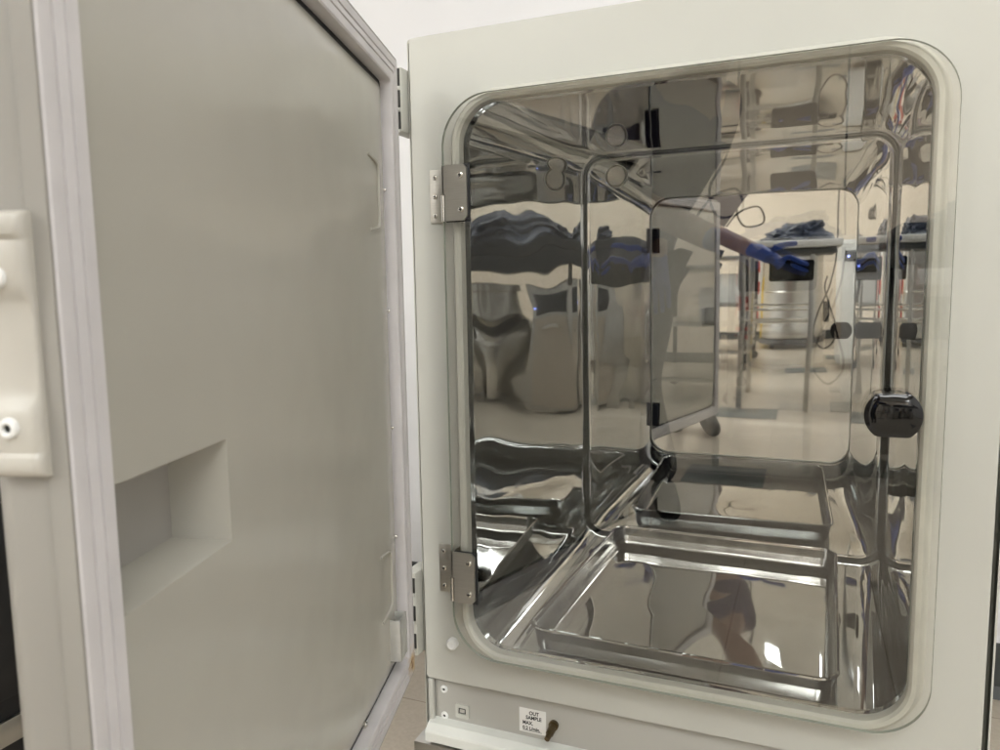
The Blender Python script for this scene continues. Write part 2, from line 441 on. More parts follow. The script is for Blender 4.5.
o = bx('underline', -.1800, -.1545, FY - .00085, FY - .00065, -.1024, -.1019, M['ink'], bev=0); o.parent = lb
bm = bmesh.new()
tube(bm, [(-.1385, FY, -.0870), (-.1385, FY - .004, -.0870)], .0062, 18)
tube(bm, [(-.1385, FY - .002, -.0870), (-.1385, FY - .013, -.0890), (-.1392, FY - .026, -.0915)], [.0042, .0040, .0033], 16)
tube(bm, [(-.1387, FY - .009, -.0883), (-.1389, FY - .017, -.0897)], [.0052, .0048], 16)
part(fin('sampling_port', bm, M['brass']))
part(bx('indicator_window', .068, .118, FY - .0012, FY, -.1215, -.1085, M['matt_black'], bev=.0006))
t = part(text('fascia_lettering', 'ON', .0045, (.0555, FY - .0006, -.1125), None, M['ink']))
bm = bmesh.new()
pr = [(FY, -.1105), (-.004, -.1125), (-.0125, -.1195), (-.0135, -.122), (-.0135, -.1335), (-.010, -.1345), (FY, -.1345)]
loft(bm, [[(x, y, z) for y, z in pr] for x in (-.3085, .309)], cap0=True, cap1=True)
part(fin('front_ledge', bm, M['lip'], smooth=False))

# outer door hinges at the cabinet's left edge
for z0, z1 in ((.642, .717), (-.020, .092)):
    h = part(bx('outer_hinge', -.3335, -.3165, -.012, .03, z0, z1, M['paint'], bev=.002))
    nsl = 3
    for k in range(nsl):
        zc = z0 + (z1 - z0) * (k + .6) / nsl
        bm = bmesh.new(); box(bm, -.3240, -.3180, -.0128, -.0118, zc - .012, zc + .008, .0004)
        o = fin('hinge_slot', bm, M['dark']); o.parent = h
        bm = bmesh.new(); box(bm, -.3250, -.3190, -.0150, -.0120, zc - .016, zc - .0125, .0006)
        o = fin('hinge_pin', bm, M['zinc']); o.parent = h

# ---- outer door, built flat in its own frame: x along the door from the hinge, y = minus the inward normal, z up
hx, hy, ang = -.28583, -.073, .27912
DM = Matrix(((math.sin(ang), -math.cos(ang), 0, hx), (-math.cos(ang), -math.sin(ang), 0, hy), (0, 0, 1, 0), (0, 0, 0, 1)))
# columns: local x -> u, local y -> -n (so the inside face looks towards local -y), local z -> z
SE, SH, ZB, ZT = .5648, -.016, -.008, .7115          # free edge, hinge edge, bottom, top
bm = bmesh.new()
rings = []
T = .030; r0 = .004
for k in range(5):
    a = PI / 2 * k / 4
    i = r0 * (1 - math.sin(a)); rings.append([(p[0], .008 + r0 * (1 - math.cos(a)), p[1]) for p in rrect(SH + i, SE - i, ZB + i, ZT - i, .012, 6)])
for k in range(9):
    a = PI / 2 * k / 8; r1 = .014
    i = r1 * (1 - math.cos(a)); rings.append([(p[0], .008 + T - r1 + r1 * math.sin(a), p[1]) for p in rrect(SH + i, SE - i, ZB + i, ZT - i, .016, 6)])
loft(bm, rings, cap0=False, cap1=True)
inner = [[(p[0], .008, p[1]) for p in rrect(SH + r0, SE - r0, ZB + r0, ZT - r0, .012, 6)],  # face behind the seal
         [(p[0], .008, p[1]) for p in rrect(.004, .559, .004, .694, .006, 6)], [(p[0], .016, p[1]) for p in rrect(.004, .559, .004, .694, .006, 6)]]
loft(bm, inner)
bmesh.ops.remove_doubles(bm, verts=bm.verts, dist=1e-6)
od = fin('outer_door', bm, M['door_edge'])
od.matrix_world = DM
part_done = od
od.parent = inc; od.matrix_parent_inverse = Matrix.Translation((0, 0, .15))
def dkid(o): o.parent = od; o.matrix_parent_inverse = Matrix.Identity(4); return o
# ribbed vinyl seal
path = rrect(.0, .5635, -.0015, .7035, .0035, 3, 20)
prof = [(.0012, .0082), (.0012, .0012), (.0022, .0002), (.0045, 0), (.0098, .0002), (.0104, .0020), (.0112, .0022), (.0118, .0004), (.0170, .0), (.0175, .0018), (.0185, .0018), (.0190, .0002), (.0262, .0002), (.0278, .0012), (.0286, .0045), (.0288, .0130)]
rg = []
for u, v in prof:
    rg.append([(p[0], v, p[1]) for p in rrect(u, .5635 - u, -.0015 + u, .7035 - u, max(.0035, .004 - u), 3, 24)])
bm = bmesh.new(); loft(bm, rg)
dkid(fin('door_seal', bm, M['seal'], smooth=True))
bm = plate_hole(rrect(-.0004, .5639, -.0019, .7039, .004, 3), rrect(.0011, .5624, -.0004, .7024, .0035, 3), .0008, .010)
dkid(fin('seal_channel', bm, M['door_edge'], smooth=False))
bm = plate_hole(rrect(.027, .5365, .0255, .6765, .004, 3), rrect(.050, .530, .048, .655, .02, 5), .0135, .0145)
dkid(fin('seal_gap_shade', bm, M['matt_black'], smooth=False))  # black strip standing in for the shade between seal and panel
# pressed inner panel with a recess pocket and two stamped marks
PL, PR, PB, PT = .0360, .5355, .0330, .6690
bm = bmesh.new()
rings = [[(p[0], y, p[1]) for p in rrect(PL + i, PR - min(i, .0035), PB + i, PT - i, R, 6)] for i, y, R in ((0, .016, .006), (0, .0125, .006), (.0015, .0105, .008), (.008, .0085, .014), (.02, .0068, .02), (.04, .006, .03))]
loft(bm, rings, cap1=False)
def face_fill(bm, outer, holes, y):
    es = []
    for lp in [outer] + holes:
        vs = [bm.verts.new((p[0], y, p[1])) for p in lp]
        es += [bm.edges.new((vs[i], vs[(i + 1) % len(vs)])) for i in range(len(vs))]
    bmesh.ops.triangle_fill(bm, use_beauty=True, use_dissolve=False, edges=es)
i = .04; outer = rrect(PL + i, PR - .0035, PB + i, PT - i, .03, 6)
pk = [(.4230, .3045), (.5290 - .034, .3045), (.5290 - .034, .3635), (.4230, .3635)]
pk = [(.4235, .3035), (.5310, .3035), (.5310, .3650), (.4235, .3650)]
face_fill(bm, outer, [pk], .006)
# pocket: drawn-in walls
deep = .036
inn = [(.4340, .3085), (.5290, .3085), (.5290, .3635), (.4340, .3635)]
loft(bm, [[(p[0], .006, p[1]) for p in pk], [(p[0] + s, .0075, p[1] + t) for (p, (s, t)) in zip(pk, ((.0008, .0008), (-.0008, .0008), (-.0008, -.0008), (.0008, -.0008)))], [(p[0], .006 + deep, p[1]) for p in inn]], cap1=True)
bmesh.ops.remove_doubles(bm, verts=bm.verts, dist=1e-5)
pan = dkid(fin('inner_panel', bm, M['door_panel']))
# stamped grip marks: shallow bracket-shaped ribs
def rib(z0, z1, s0, s1):
    pts = smooth_path([(s1, .0058, z1), (s0 + .006, .0050, z1 - .004), (s0, .0050, z1 - .012), (s0, .0050, (z0 + z1) / 2), (s0, .0050, z0 + .012), (s0 + .006, .0050, z0 + .004), (s1, .0058, z0)], 5)
    return tube(bmesh.new(), pts, .0015, 8)
for a in ((.512, .585, .076, .108), (.108, .178, .076, .112)):
    o = fin('stamped_rib', rib(*a), M['door_panel']); o.parent = pan
# small panel studs along the hinge side and the bottom
for s, z, r in ((.034, .560, .0016), (.034, .430, .0016), (.034, .300, .0016), (.034, .175, .0018), (.17, .0315, .0035), (.30, .0315, .0035)):
    bm = bmesh.new(); lathe(bm, [(r, .012), (r, .0095), (r * .6, .0082), (r * .05, .008)], 12, (s, 0, z), 'y')
    dkid(fin('panel_stud', bm, M['screw']))
# clip at the lower hinge corner
bm = bmesh.new()
box(bm, .060, .062, -.006, .008, .052, .098, .0004); box(bm, .060, .085, -.006, -.0045, .052, .098, .0004); box(bm, .083, .085, -.006, .0075, .052, .098, .0004)
dkid(fin('corner_clip', bm, M['zinc']))
# catch housing on the free edge of the door
bm = bmesh.new()
e = SE
def hsec(z, w0, w1, h, b=.003):
    b = min(b, h * .8); q = [(e - .001, w0, z)]
    for k in range(5): a = PI / 2 * k / 4; q.append((e + h - b + b * math.sin(a), w0 + b - b * math.cos(a), z))
    for k in range(5): a = PI / 2 * k / 4; q.append((e + h - b + b * math.cos(a), w1 - b + b * math.sin(a), z))
    return q + [(e - .001, w1, z)]
Y0, Y1 = .0075, .0290
secs = [(.3785, .003), (.3790, .006), (.3802, .0082), (.3825, .0094), (.3850, .0096), (.3868, .0090), (.3878, .0074), (.3884, .0070), (.3900, .0076), (.3960, .0082), (.4030, .0078), (.4065, .0066), (.4090, .0046), (.4110, .0034), (.4150, .0028), (.4400, .0026), (.4460, .0032), (.4490, .0046), (.4510, .0066), (.4540, .0078), (.4620, .0082), (.4690, .0078), (.4708, .0070), (.4716, .0076), (.4728, .0092), (.4750, .0097), (.4785, .0094), (.4805, .0082), (.4815, .006), (.4820, .003)]
loft(bm, [[Vector((x, y, z)) for x, y, z in hsec(z, Y0, Y1, h, .004)] for z, h in [(z, h * .72) for z, h in secs]], cap0=True, cap1=True)
hd = dkid(fin('catch_housing', bm, M['plastic']))
for z in (.3985, .4565):
    bm = ring_screw(.0044, 0, 0, 0)
    bmesh.ops.transform(bm, matrix=Matrix.Translation((e + .0056, .0190, z)) @ Matrix.Rotation(PI / 2, 4, 'Z'), verts=bm.verts)
    o = fin('screw', bm, [M['white'], M['dark']]); o.parent = hd

# ------------------------------------------------------------------ humidity tray in the chamber
TL, TR, T0, T1, TB, TT = -.187, .187, .060, .520, -.0285, .0075
bm = bmesh.new()
def tr(ins, z, R=.024): return [(p[0], p[1], z) for p in rrect(TL + ins, TR - ins, T0 + ins, T1 - ins, max(.004, R - ins), 10, 22)]
rings = [tr(.020, TB + .0005), tr(.0135, TB + .0022), tr(.0095, TB + .0062), tr(.0065, TB + .011), tr(.0010, TT - .005), tr(-.0004, TT - .0034), tr(-.0024, TT - .0026), tr(-.0032, TT - .0008), tr(-.0022, TT + .0010), tr(-.0002, TT + .0016), tr(.0014, TT + .0010), tr(.0024, TT - .0010), tr(.0028, TT - .004), tr(.0056, TB + .0058), tr(.0066, TB + .0036), tr(.0088, TB + .0027), tr(.02, TB + .0024)]
base = [(x, y) for x, y, z in tr(.02, 0)]; cx, cy = (TL + TR) / 2, (T0 + T1) / 2
for k in (.94, .85, .74, .62, .5, .38, .26, .14, .04):
    rings.append([(cx + (x - cx) * k, cy + (y - cy) * k, TB + .0024 + wob((x * k, y * k, 3), .0011, 9) * min(1, (1 - k) * 6) + .0012 * (1 - k)) for x, y in base])
loft(bm, rings, cap0=True, cap1=True)
for f in bm.faces:                                   # satin walls, tinted dark in place of dark reflections; base and rim polished
    zs = [v.co.z for v in f.verts]
    if TB + .004 < min(zs) and max(zs) < TT - .0012: f.material_index = 1
bmesh.ops.rotate(bm, verts=bm.verts, cent=(0, .29, 0), matrix=Matrix.Rotation(math.radians(-1.5), 3, 'Z'))
tag(fin('humidity_tray', bm, [M['tray'], M['tray_wall']]), 'shallow polished steel tray lying on the floor of the chamber', 'tray')

# ------------------------------------------------------------------ stand under the incubator
st = empty('incubator_stand', (0, .3, ZF), label='low steel roller stand carrying the incubator just above the floor', cat='stand')
def wp(o, root): o.parent = root; o.location = o.location - root.location; return o
bm = bmesh.new(); box(bm, -.334, .336, 0, .04, -.186, -.1475, .002); box(bm, -.334, .336, .61, .65, -.186, -.1475, .002)
box(bm, -.334, -.29, .0402, .6098, -.186, -.1475, .002); box(bm, .29, .336, .0402, .6098, -.186, -.1475, .002)
wp(fin('frame', bm, M['brush']), st)
for x in (-.28, .29):
    for y in (.03, .58):
        bm = bmesh.new(); lathe(bm, [(.006, -.012), (.034, -.012), (.037, -.008), (.037, .008), (.034, .012), (.006, .012)], 24)
        bmesh.ops.transform(bm, matrix=Matrix.Translation((x, y, ZF + .037)) @ Matrix.Rotation(PI / 2, 4, 'Y'), verts=bm.verts)
        w = wp(fin('castor', bm, M['matt_black']), st)
        o = bx('fork', x - .018, x + .018, y - .02, y + .02, ZF + .06, -.186, M['zinc'], bev=.003); o.parent = w; o.location = -w.location - st.location

# ------------------------------------------------------------------ the room: wall behind, floor, and what the steel mirrors
def struct(o): o['kind'] = 'structure'; return o
RX0, RX1, RY0, RY1, RZ = -3.2, 2.7, -6.9, .69, 2.55
struct(bx('floor', RX0 - .2, RX1 + .2, RY0 - .2, RY1 + .2, ZF - .1, ZF, M['floor'], bev=0))
struct(bx('wall', RX0 - .2, RX1 + .2, RY1, RY1 + .15, ZF - .1, RZ + .1, M['wall'], bev=0))
struct(bx('wall', RX0 - .2, RX1 + .2, RY0 - .15, RY0, ZF - .1, RZ + .1, M['wall_far'], bev=0))
struct(bx('wall', RX1, RX1 + .15, RY0, RY1, ZF - .1, RZ + .1, M['wall'], bev=0))
struct(bx('wall', RX0 - .15, RX0, RY0, RY1, ZF - .1, RZ + .1, M['wall'], bev=0))
struct(bx('ceiling', RX0 - .2, RX1 + .2, RY0 - .2, RY1 + .2, RZ, RZ + .1, M['ceil'], bev=0))
bm = bmesh.new()
pr = [(0, 0), (-.014, 0), (-.010, .008), (-.004, .02), (-.003, .098), (-.001, .1), (0, .1)]
loft(bm, [[(x, RY1 - .0005 + a, ZF + .0005 + b) for a, b in pr] for x in (RX0 + .01, RX1 - .01)], cap0=True, cap1=True)
struct(fin('skirting', bm, M['cove'], smooth=False))
bm = bmesh.new(); box(bm, RX0 + .01, RX1 - .01, RY0 + .001, RY0 + .013, ZF + .0005, ZF + .1, .002)
struct(fin('skirting', bm, M['cove']))
for x, y, m in ((-.30, -2.38, 'tile_dark'), (-.01, -4.28, 'tile_dark'), (.28, -2.68, 'tile_grey'), (.30, -5.2, 'tile_dark'), (.9, -1.46, 'tile_dark'), (-1.2, -1.2, 'tile_grey'), (1.2, -3.3, 'tile_grey'), (.6, .05, 'tile_dark')):
    struct(bx('floor_tile', x, x + .303, y, y + .303, ZF + .0005, ZF + .003, M[m], bev=.0008))

def legs4(root, x0, x1, y0, y1, z0, z1, w, m):
    for x in (x0, x1):
        for y in (y0, y1):
            wp(bx('leg', x - w, x + w, y - w, y + w, z0, z1, m, bev=w * .3), root)
# table behind the camera
t = empty('work_table', (.03, -2.7, ZF), label='white topped steel work table with two lower rails behind the photographer', cat='table')
wp(bx('tabletop', -.24, .30, -3.05, -2.32, .600, .640, M['white'], bev=.006), t)
wp(bx('apron', -.21, .27, -3.02, -2.345, .565, .599, M['cove'], bev=.003), t)
legs4(t, -.20, .15, -3.0, -2.37, ZF, .565, .014, M['brush'])
for y, z in ((-2.37, .27), (-2.37, .215), (-3.0, .27), (-3.0, .16)):
    wp(fin('rail', tube(bmesh.new(), [(-.20, y, z), (.15, y, z)], .008, 12), M['screw']), t)
# crumpled dark bag lying on a table
def lump(name, c, sx, sy, sz, m, seed):
    bm = bmesh.new(); bmesh.ops.create_icosphere(bm, subdivisions=5, radius=1)
    for v in bm.verts:
        p = v.co.copy(); q = p * 1.6 + Vector((seed, seed * 2, 0))
        w = 1 + .45 * noise.noise(q) + .22 * noise.noise(q * 2.4) + .12 * abs(noise.noise(q * 5))
        z = p.z * w; z = max(z, -.35)
        k = 1 + .25 * (p.x)                           # higher at one end
        v.co = Vector((p.x * w * sx, p.y * w * sy, (z + .35) * sz * k))
    return fin(name, bm, m, loc=c)
tag(lump('bag', (.06, -2.62, .641), .17, .16, .075, M['cloth'], 3.1), 'crumpled dark blue bag lying on the white topped table', 'bag')
# drum on a dolly by the far wall
d = empty('steel_drum', (-.02, -6.2, ZF), label='tall brushed steel drum on a black wheeled dolly by the far wall', cat='drum')
bm = bmesh.new(); lathe(bm, [(.25, .09), (.29, .10), (.295, .2), (.29, .21), (.29, .55), (.297, .56), (.29, .57), (.29, .92), (.297, .93), (.27, .97), (.05, .98)], 48); fin('shell', bm, M['brush'], d)
bm = bmesh.new(); lathe(bm, [(.05, .04), (.31, .045), (.32, .06), (.31, .085), (.05, .088)], 40); fin('dolly', bm, M['matt_black'], d)
for k in range(4):
    a = PI / 4 + k * PI / 2; bm = bmesh.new(); lathe(bm, [(.004, -.01), (.021, -.01), (.022, 0), (.021, .01), (.004, .01)], 16, (.25 * math.cos(a), .25 * math.sin(a), .022), 'y'); fin('wheel', bm, M['matt_black'], d)
# low cart with bins
t = empty('tool_cart', (-.55, -4.6, ZF), label='dark steel cart with open shelves and a slanted pale side, left of the drum', cat='cart')
for z in (.14, .50, .86): wp(bx('shelf', -.82, -.30, -5.1, -4.1, ZF + z, ZF + z + .03, M['brush'], bev=.003), t)
legs4(t, -.81, -.31, -5.08, -4.12, ZF + .06, ZF + .98, .014, M['matt_black'])
wp(bx('side_panel', -.306, -.300, -5.0, -4.2, ZF + .20, ZF + .42, M['cream'], bev=.001), t)
for x in (-.81, -.31):
    for y in (-5.08, -4.12):
        bm = bmesh.new(); lathe(bm, [(.005, -.012), (.038, -.012), (.04, 0), (.038, .012), (.005, .012)], 18, (x, y, ZF + .04), 'y'); wp(fin('wheel', bm, M['matt_black']), t)
for k, (y, h, m, lab) in enumerate(((-4.35, .22, 'white', 'white carton on the cart\'s middle shelf, beside its pale side panel'), (-4.7, .17, 'red', 'red carton on the cart\'s middle shelf, behind the white one'))):
    tag(bx('carton', -.52, -.33, y - .13, y + .13, ZF + .531, ZF + .531 + h, M[m], bev=.004), lab, 'carton')
# notice board and yellow cylinder
nb = empty('notice_board', (-.46, -6.86, .35), label='narrow white board with red notices on the far wall', cat='notice board')
bx('panel', -.09, .09, -.01, .01, -.45, .3, M['white'], nb)
for z0, z1 in ((.12, .24), (-.12, .02), (-.40, -.25)): bx('notice', -.07, .07, .010, .013, z0, z1, M['red'], nb, bev=.001)
bm = bmesh.new(); lathe(bm, [(.045, 0), (.05, .02), (.05, .62), (.04, .7), (.02, .74), (.02, .8), (.002, .8)], 28)
tag(fin('gas_cylinder', bm, M['yellow'], loc=(-.30, -6.55, ZF + .001)), 'slim yellow gas cylinder standing beside the steel drum', 'cylinder')
# freezer at the right with hanging cable
f = empty('chest_freezer', (.62, -4.4, ZF), label='white upright freezer with a small control panel, right of the white topped table', cat='freezer')
bx('cabinet', -.27, .27, -.35, .30, .05, .98, M['white'], f, bev=.015)
bx('door', -.265, .265, .303, .345, .09, .96, M['white'], f, bev=.012)
pn = bx('control_panel', -.24, -.12, .345, .352, .82, .90, M['matt_black'], f)
bx('led', -.22, -.205, .352, .356, .85, .865, M['led'], pn, bev=.001)
c = smooth_path([(.30, -3.3, RZ), (.29, -3.28, 1.1), (.30, -3.27, .62), (.27, -3.25, .40), (.20, -3.24, .22), (.17, -3.24, .06), (.24, -3.22, -.03), (.31, -3.22, .06), (.27, -3.24, .24), (.235, -3.24, .36), (.25, -3.24, .44)], 8)
cb = tag(fin('power_cable', tube(bmesh.new(), c, .005, 8), M['matt_black']), 'looped black cable with an inline adapter hanging from the ceiling', 'cable')
bx('adapter', .225, .265, -3.262, -3.222, .14, .28, M['matt_black'], cb, bev=.006)
c = smooth_path([(-.12, -2.0, RZ), (-.10, -1.98, 1.2), (-.13, -1.97, .93), (-.19, -1.96, .80), (-.16, -1.95, .70), (-.08, -1.95, .715), (-.10, -1.96, .79), (-.18, -1.97, .77), (-.24, -1.98, .70)], 8)
tag(fin('ceiling_cable', tube(bmesh.new(), c, .0045, 8), M['matt_black']), 'thin black cable ending in a small loose loop, hanging from the ceiling', 'cable')
# bench with under-counter units, mirrored by the chamber's left side
t = empty('lab_bench', (1.05, -2.5, ZF), label='long dark navy lab bench with units below, right of the white topped table', cat='bench')
wp(bx('benchtop', .42, 2.2, -3.0, -2.2, .60, .66, M['navy'], bev=.006), t)
wp(bx('apron', .44, 2.18, -2.98, -2.215, .52, .599, M['navy'], bev=.003), t)
legs4(t, .46, 2.16, -2.96, -2.24, ZF, .52, .022, M['brush'])
t.location.y += .1
for x, lab in ((.60, 'cream fronted unit with a dark window under the near end of the navy bench'), (1.32, 'cream fronted unit with a dark window under the far end of the navy bench')):
    u = empty('bench_unit', (x, -2.45, ZF), label=lab, cat='unit', group='units under the navy bench')
    bx('casing', -.12, .12, -.3, .25, .02, .74, M['brush'], u, bev=.01)
    dr = bx('door', -.085, .085, .251, .265, .05, .52, M['cream'], u, bev=.006)
    bx('handle', -.02, .02, .266, .28, .44, .46, M['screw'], dr, bev=.003)
    bx('window', -.085, .085, .251, .262, .55, .70, M['navy'], u, bev=.004)
    bx('led', .095, .105, .251, .256, .60, .61, M['led'], u, bev=.001)
bm = bmesh.new(); lathe(bm, [(.14, 0), (.185, .02), (.195, .1), (.195, .40), (.205, .41), (.205, .43), (.17, .50), (.10, .55), (.095, .68), (.12, .69), (.12, .73), (.01, .74)], 40)
sf = tag(fin('storage_flask', bm, M['screw'], loc=(.96, -2.42, ZF + .001)), 'round polished steel flask with a narrow neck between the two bench units', 'flask')
tag(lump('bag', (.86, -2.45, .661), .26, .16, .10, M['cloth'], 8.4), 'large crumpled dark bag slumped on the navy bench', 'bag')
# dark instrument glimpsed behind the open door
t = empty('instrument_cabinet', (-1.05, -.35, ZF), label='black instrument cabinet with a silver trim strip behind the open door', cat='cabinet')
bx('casing', -.3, .3, -.35, .35, .02, .52, M['matt_black'], t, bev=.01)
bx('trim_strip', .3005, .306, -.36, .36, .20, .232, M['brush'], t, bev=.002)
bx('drawer', .301, .312, -.30, .30, .26, .50, M['matt_black'], t, bev=.004)
for x in (-.25, .25):
    for y in (-.3, .3): bx('foot', x - .02, x + .02, y - .02, y + .02, 0, .02, M['matt_black'], t, bev=.003)

# ------------------------------------------------------------------ ceiling lights, most of them unseen panels added to brighten the room
for i, (x, y, hw, hh) in enumerate(((.25, -2.0, .30, .20), (-.03, -4.55, .10, .22), (1.6, -1.9, .75, .46), (-1.9, -2.6, .6, .3), (-2.2, -5.3, .7, .5), (2.38, -5.9, .26, .5), (.1, -2.8, .8, .3), (-1.8, -4.0, .6, .3))):
    where = ('nearest the front of the incubator', 'between the table and the steel drum', 'added on the right to brighten the door and front', 'added far left to brighten the room', 'added in the far left corner to brighten the far wall', 'added in the far right corner to brighten the far wall', 'added over the table to brighten the rear of the room', 'added above the cart to brighten the rear of the room')[i]
    L_ = empty('ceiling_or_fill_light', (x, y, RZ), label='white ceiling light panel ' + where, cat='light', group='ceiling light panels')
    bm = plate_hole(rrect(-hw - .03, hw + .03, -hh - .03, hh + .03, .01, 3), rrect(-hw, hw, -hh, hh, .01, 3), 0, .03)
    bmesh.ops.transform(bm, matrix=Matrix.Translation((0, 0, -.03)) @ Matrix.Rotation(PI / 2, 4, 'X'), verts=bm.verts)
    fin('frame', bm, M['white'], L_, smooth=False)
    bx('diffuser', -hw + .001, hw - .001, -hh + .001, hh - .001, -.020, -.006, M['fill_bright' if y < -5 else 'lamp'], L_, bev=0)

# ------------------------------------------------------------------ photographer (seen in the steel) and the phone
CAM = Vector((.1387, -.8167, .448))
def skin_mesh(name, verts, edges, radii, m, parent, root=0, sub=2):
    me = bpy.data.meshes.new(name); me.from_pydata(verts, edges, [])
    o = bpy.data.objects.new(name, me); COL.objects.link(o)
    sk = o.modifiers.new('skin', 'SKIN'); sk.use_smooth_shade = True
    for i, r in enumerate(radii):
        me.skin_vertices[0].data[i].radius = (r, r) if not isinstance(r, tuple) else r
        me.skin_vertices[0].data[i].use_root = (i == root)
    ss = o.modifiers.new('sub', 'SUBSURF'); ss.levels = sub; ss.render_levels = sub
    bpy.context.view_layer.update()
    m2 = bpy.data.meshes.new_from_object(o.evaluated_get(bpy.context.evaluated_depsgraph_get()))
    bpy.data.objects.remove(o); bpy.data.meshes.remove(me)
    o = link(name, m2, m, None, smooth=True)
    if parent: o.parent = parent; o.location = -parent.location
    return o
P = empty('person', (-.42, -1.75, ZF), label='person in a dark purple top bending forward, holding up a phone in a blue glove', cat='person')
J = dict(pelvis=(-.44, -1.86, .52), waist=(-.38, -1.72, .66), chest=(-.22, -1.50, .90), neck0=(-.15, -1.38, 1.02), neck=(-.10, -1.30, 1.09), head=(-.05, -1.22, 1.16), crown=(-.03, -1.19, 1.24),
         sl=(-.38, -1.38, .98), el=(-.33, -1.03, .70), wl=(-.025, -.872, .540), sr=(-.10, -1.50, .99), er=(-.34, -1.78, .80), wr=(-.30, -1.60, .52),
         hl=(-.53, -1.85, .48), kl=(-.50, -1.60, .15), al=(-.46, -1.78, -.21), hr=(-.36, -1.86, .48), kr=(-.36, -1.58, .15), ar=(-.30, -1.74, -.21))
ks = list(J); ix = {k: i for i, k in enumerate(ks)}
ed = [('pelvis', 'waist'), ('waist', 'chest'), ('chest', 'neck0'), ('neck0', 'neck'), ('neck', 'head'), ('head', 'crown'), ('chest', 'sl'), ('sl', 'el'), ('el', 'wl'), ('chest', 'sr'), ('sr', 'er'), ('er', 'wr'),
      ('pelvis', 'hl'), ('hl', 'kl'), ('kl', 'al'), ('pelvis', 'hr'), ('hr', 'kr'), ('kr', 'ar')]
rad = dict(pelvis=.125, waist=.115, chest=.125, neck0=.065, neck=.055, head=.088, crown=.075, sl=.058, el=.043, wl=.028, sr=.058, er=.043, wr=.028, hl=.085, kl=.058, al=.04, hr=.085, kr=.058, ar=.04)
body = skin_mesh('body', [J[k] for k in ks], [(ix[a], ix[b]) for a, b in ed], [rad[k] for k in ks], M['skin'], P)
def clothes(name, keys, edges, grow, m, extra=None, root=0):
    jj = dict(J); jj.update(extra or {}); rr = dict(rad); rr.update({k: v for k, v in (grow or {}).items()})
    id_ = {k: i for i, k in enumerate(keys)}
    return skin_mesh(name, [jj[k] for k in keys], [(id_[a], id_[b]) for a, b in edges], [rr[k] for k in keys], m, P, root)
mid = lambda a, b, t: tuple(Vector(J[a]).lerp(Vector(J[b]), t))
clothes('shirt', ['pelvis', 'waist', 'chest', 'neck0', 'sl', 'sle', 'sr', 'sre'], [('pelvis', 'waist'), ('waist', 'chest'), ('chest', 'neck0'), ('chest', 'sl'), ('sl', 'sle'), ('chest', 'sr'), ('sr', 'sre')],
        dict(pelvis=.135, waist=.128, chest=.138, neck0=.072, sl=.070, sle=.060, sr=.070, sre=.060), M['shirt'], dict(sle=mid('sl', 'el', .85), sre=mid('sr', 'er', .85)))
clothes('trousers', ['pelvis', 'hl', 'kl', 'al', 'hr', 'kr', 'ar'], [('pelvis', 'hl'), ('hl', 'kl'), ('kl', 'al'), ('pelvis', 'hr'), ('hr', 'kr'), ('kr', 'ar')],
        dict(pelvis=.142, hl=.098, kl=.072, al=.062, hr=.098, kr=.072, ar=.062), M['trouser'])
for a, toe in (('al', (-.43, -1.57)), ('ar', (-.24, -1.52))):
    ax, ay, az = J[a]
    skin_mesh('shoe', [(ax - .01, ay - .05, ZF + .05), (ax, ay + .02, ZF + .055), ((ax + toe[0]) / 2, (ay + toe[1]) / 2 + .02, ZF + .045), (toe[0], toe[1], ZF + .035)], [(0, 1), (1, 2), (2, 3)], [.042, .048, .046, .036], M['matt_black'], P)
# head details
hd = Vector(J['head']) + Vector((.01, .02, .03)); fw = Vector((.25, .80, -.50)).normalized(); rt = fw.cross(Vector((0, 0, 1))).normalized(); up = rt.cross(fw)
bm = bmesh.new(); bmesh.ops.create_icosphere(bm, subdivisions=4, radius=1)
for v in list(bm.verts):
    p = v.co
    w = 1 + .03 * noise.noise(p * 9)
    if p.y > .35 and p.z < .45: w *= .80
    v.co = hd - Vector(P.location) + (rt * p.x * .088 + fw * (p.y * .100 - .012) + up * (p.z * .112 + .016)) * w
fin('hair', bm, M['hair'], P)
for s in (-1, 1):
    bm = bmesh.new(); bmesh.ops.create_uvsphere(bm, u_segments=16, v_segments=10, radius=.012)
    o = fin('eye', bm, M['eye'], P); o.location = hd - P.location + fw * .082 + rt * (.032 * s) + up * .0
    bm = bmesh.new(); bmesh.ops.create_uvsphere(bm, u_segments=14, v_segments=10, radius=1)
    for v in bm.verts: v.co = rt * v.co.x * .010 + fw * v.co.y * .018 + up * v.co.z * .030
    o = fin('ear', bm, M['skin'], P); o.location = hd - P.location + rt * (.084 * s) - up * .005
bm = bmesh.new(); loft(bm, [[hd + fw * .080 + up * .012 + rt * a + up * b for a, b in ((-.008, 0), (.008, 0), (.006, .006), (-.006, .006))], [hd + fw * .110 - up * .026 + rt * a + up * b for a, b in ((-.014, -.006), (.014, -.006), (.008, .008), (-.008, .008))]], cap0=True, cap1=True)
o = fin('nose', bm, M['skin'], P); o.location = -P.location
bm = bmesh.new(); tube(bm, [hd + fw * .086 - up * .052 - rt * .022, hd + fw * .093 - up * .054, hd + fw * .086 - up * .052 + rt * .022], [.002, .005, .002], 8)
o = fin('mouth', bm, M['red'], P); o.location = -P.location
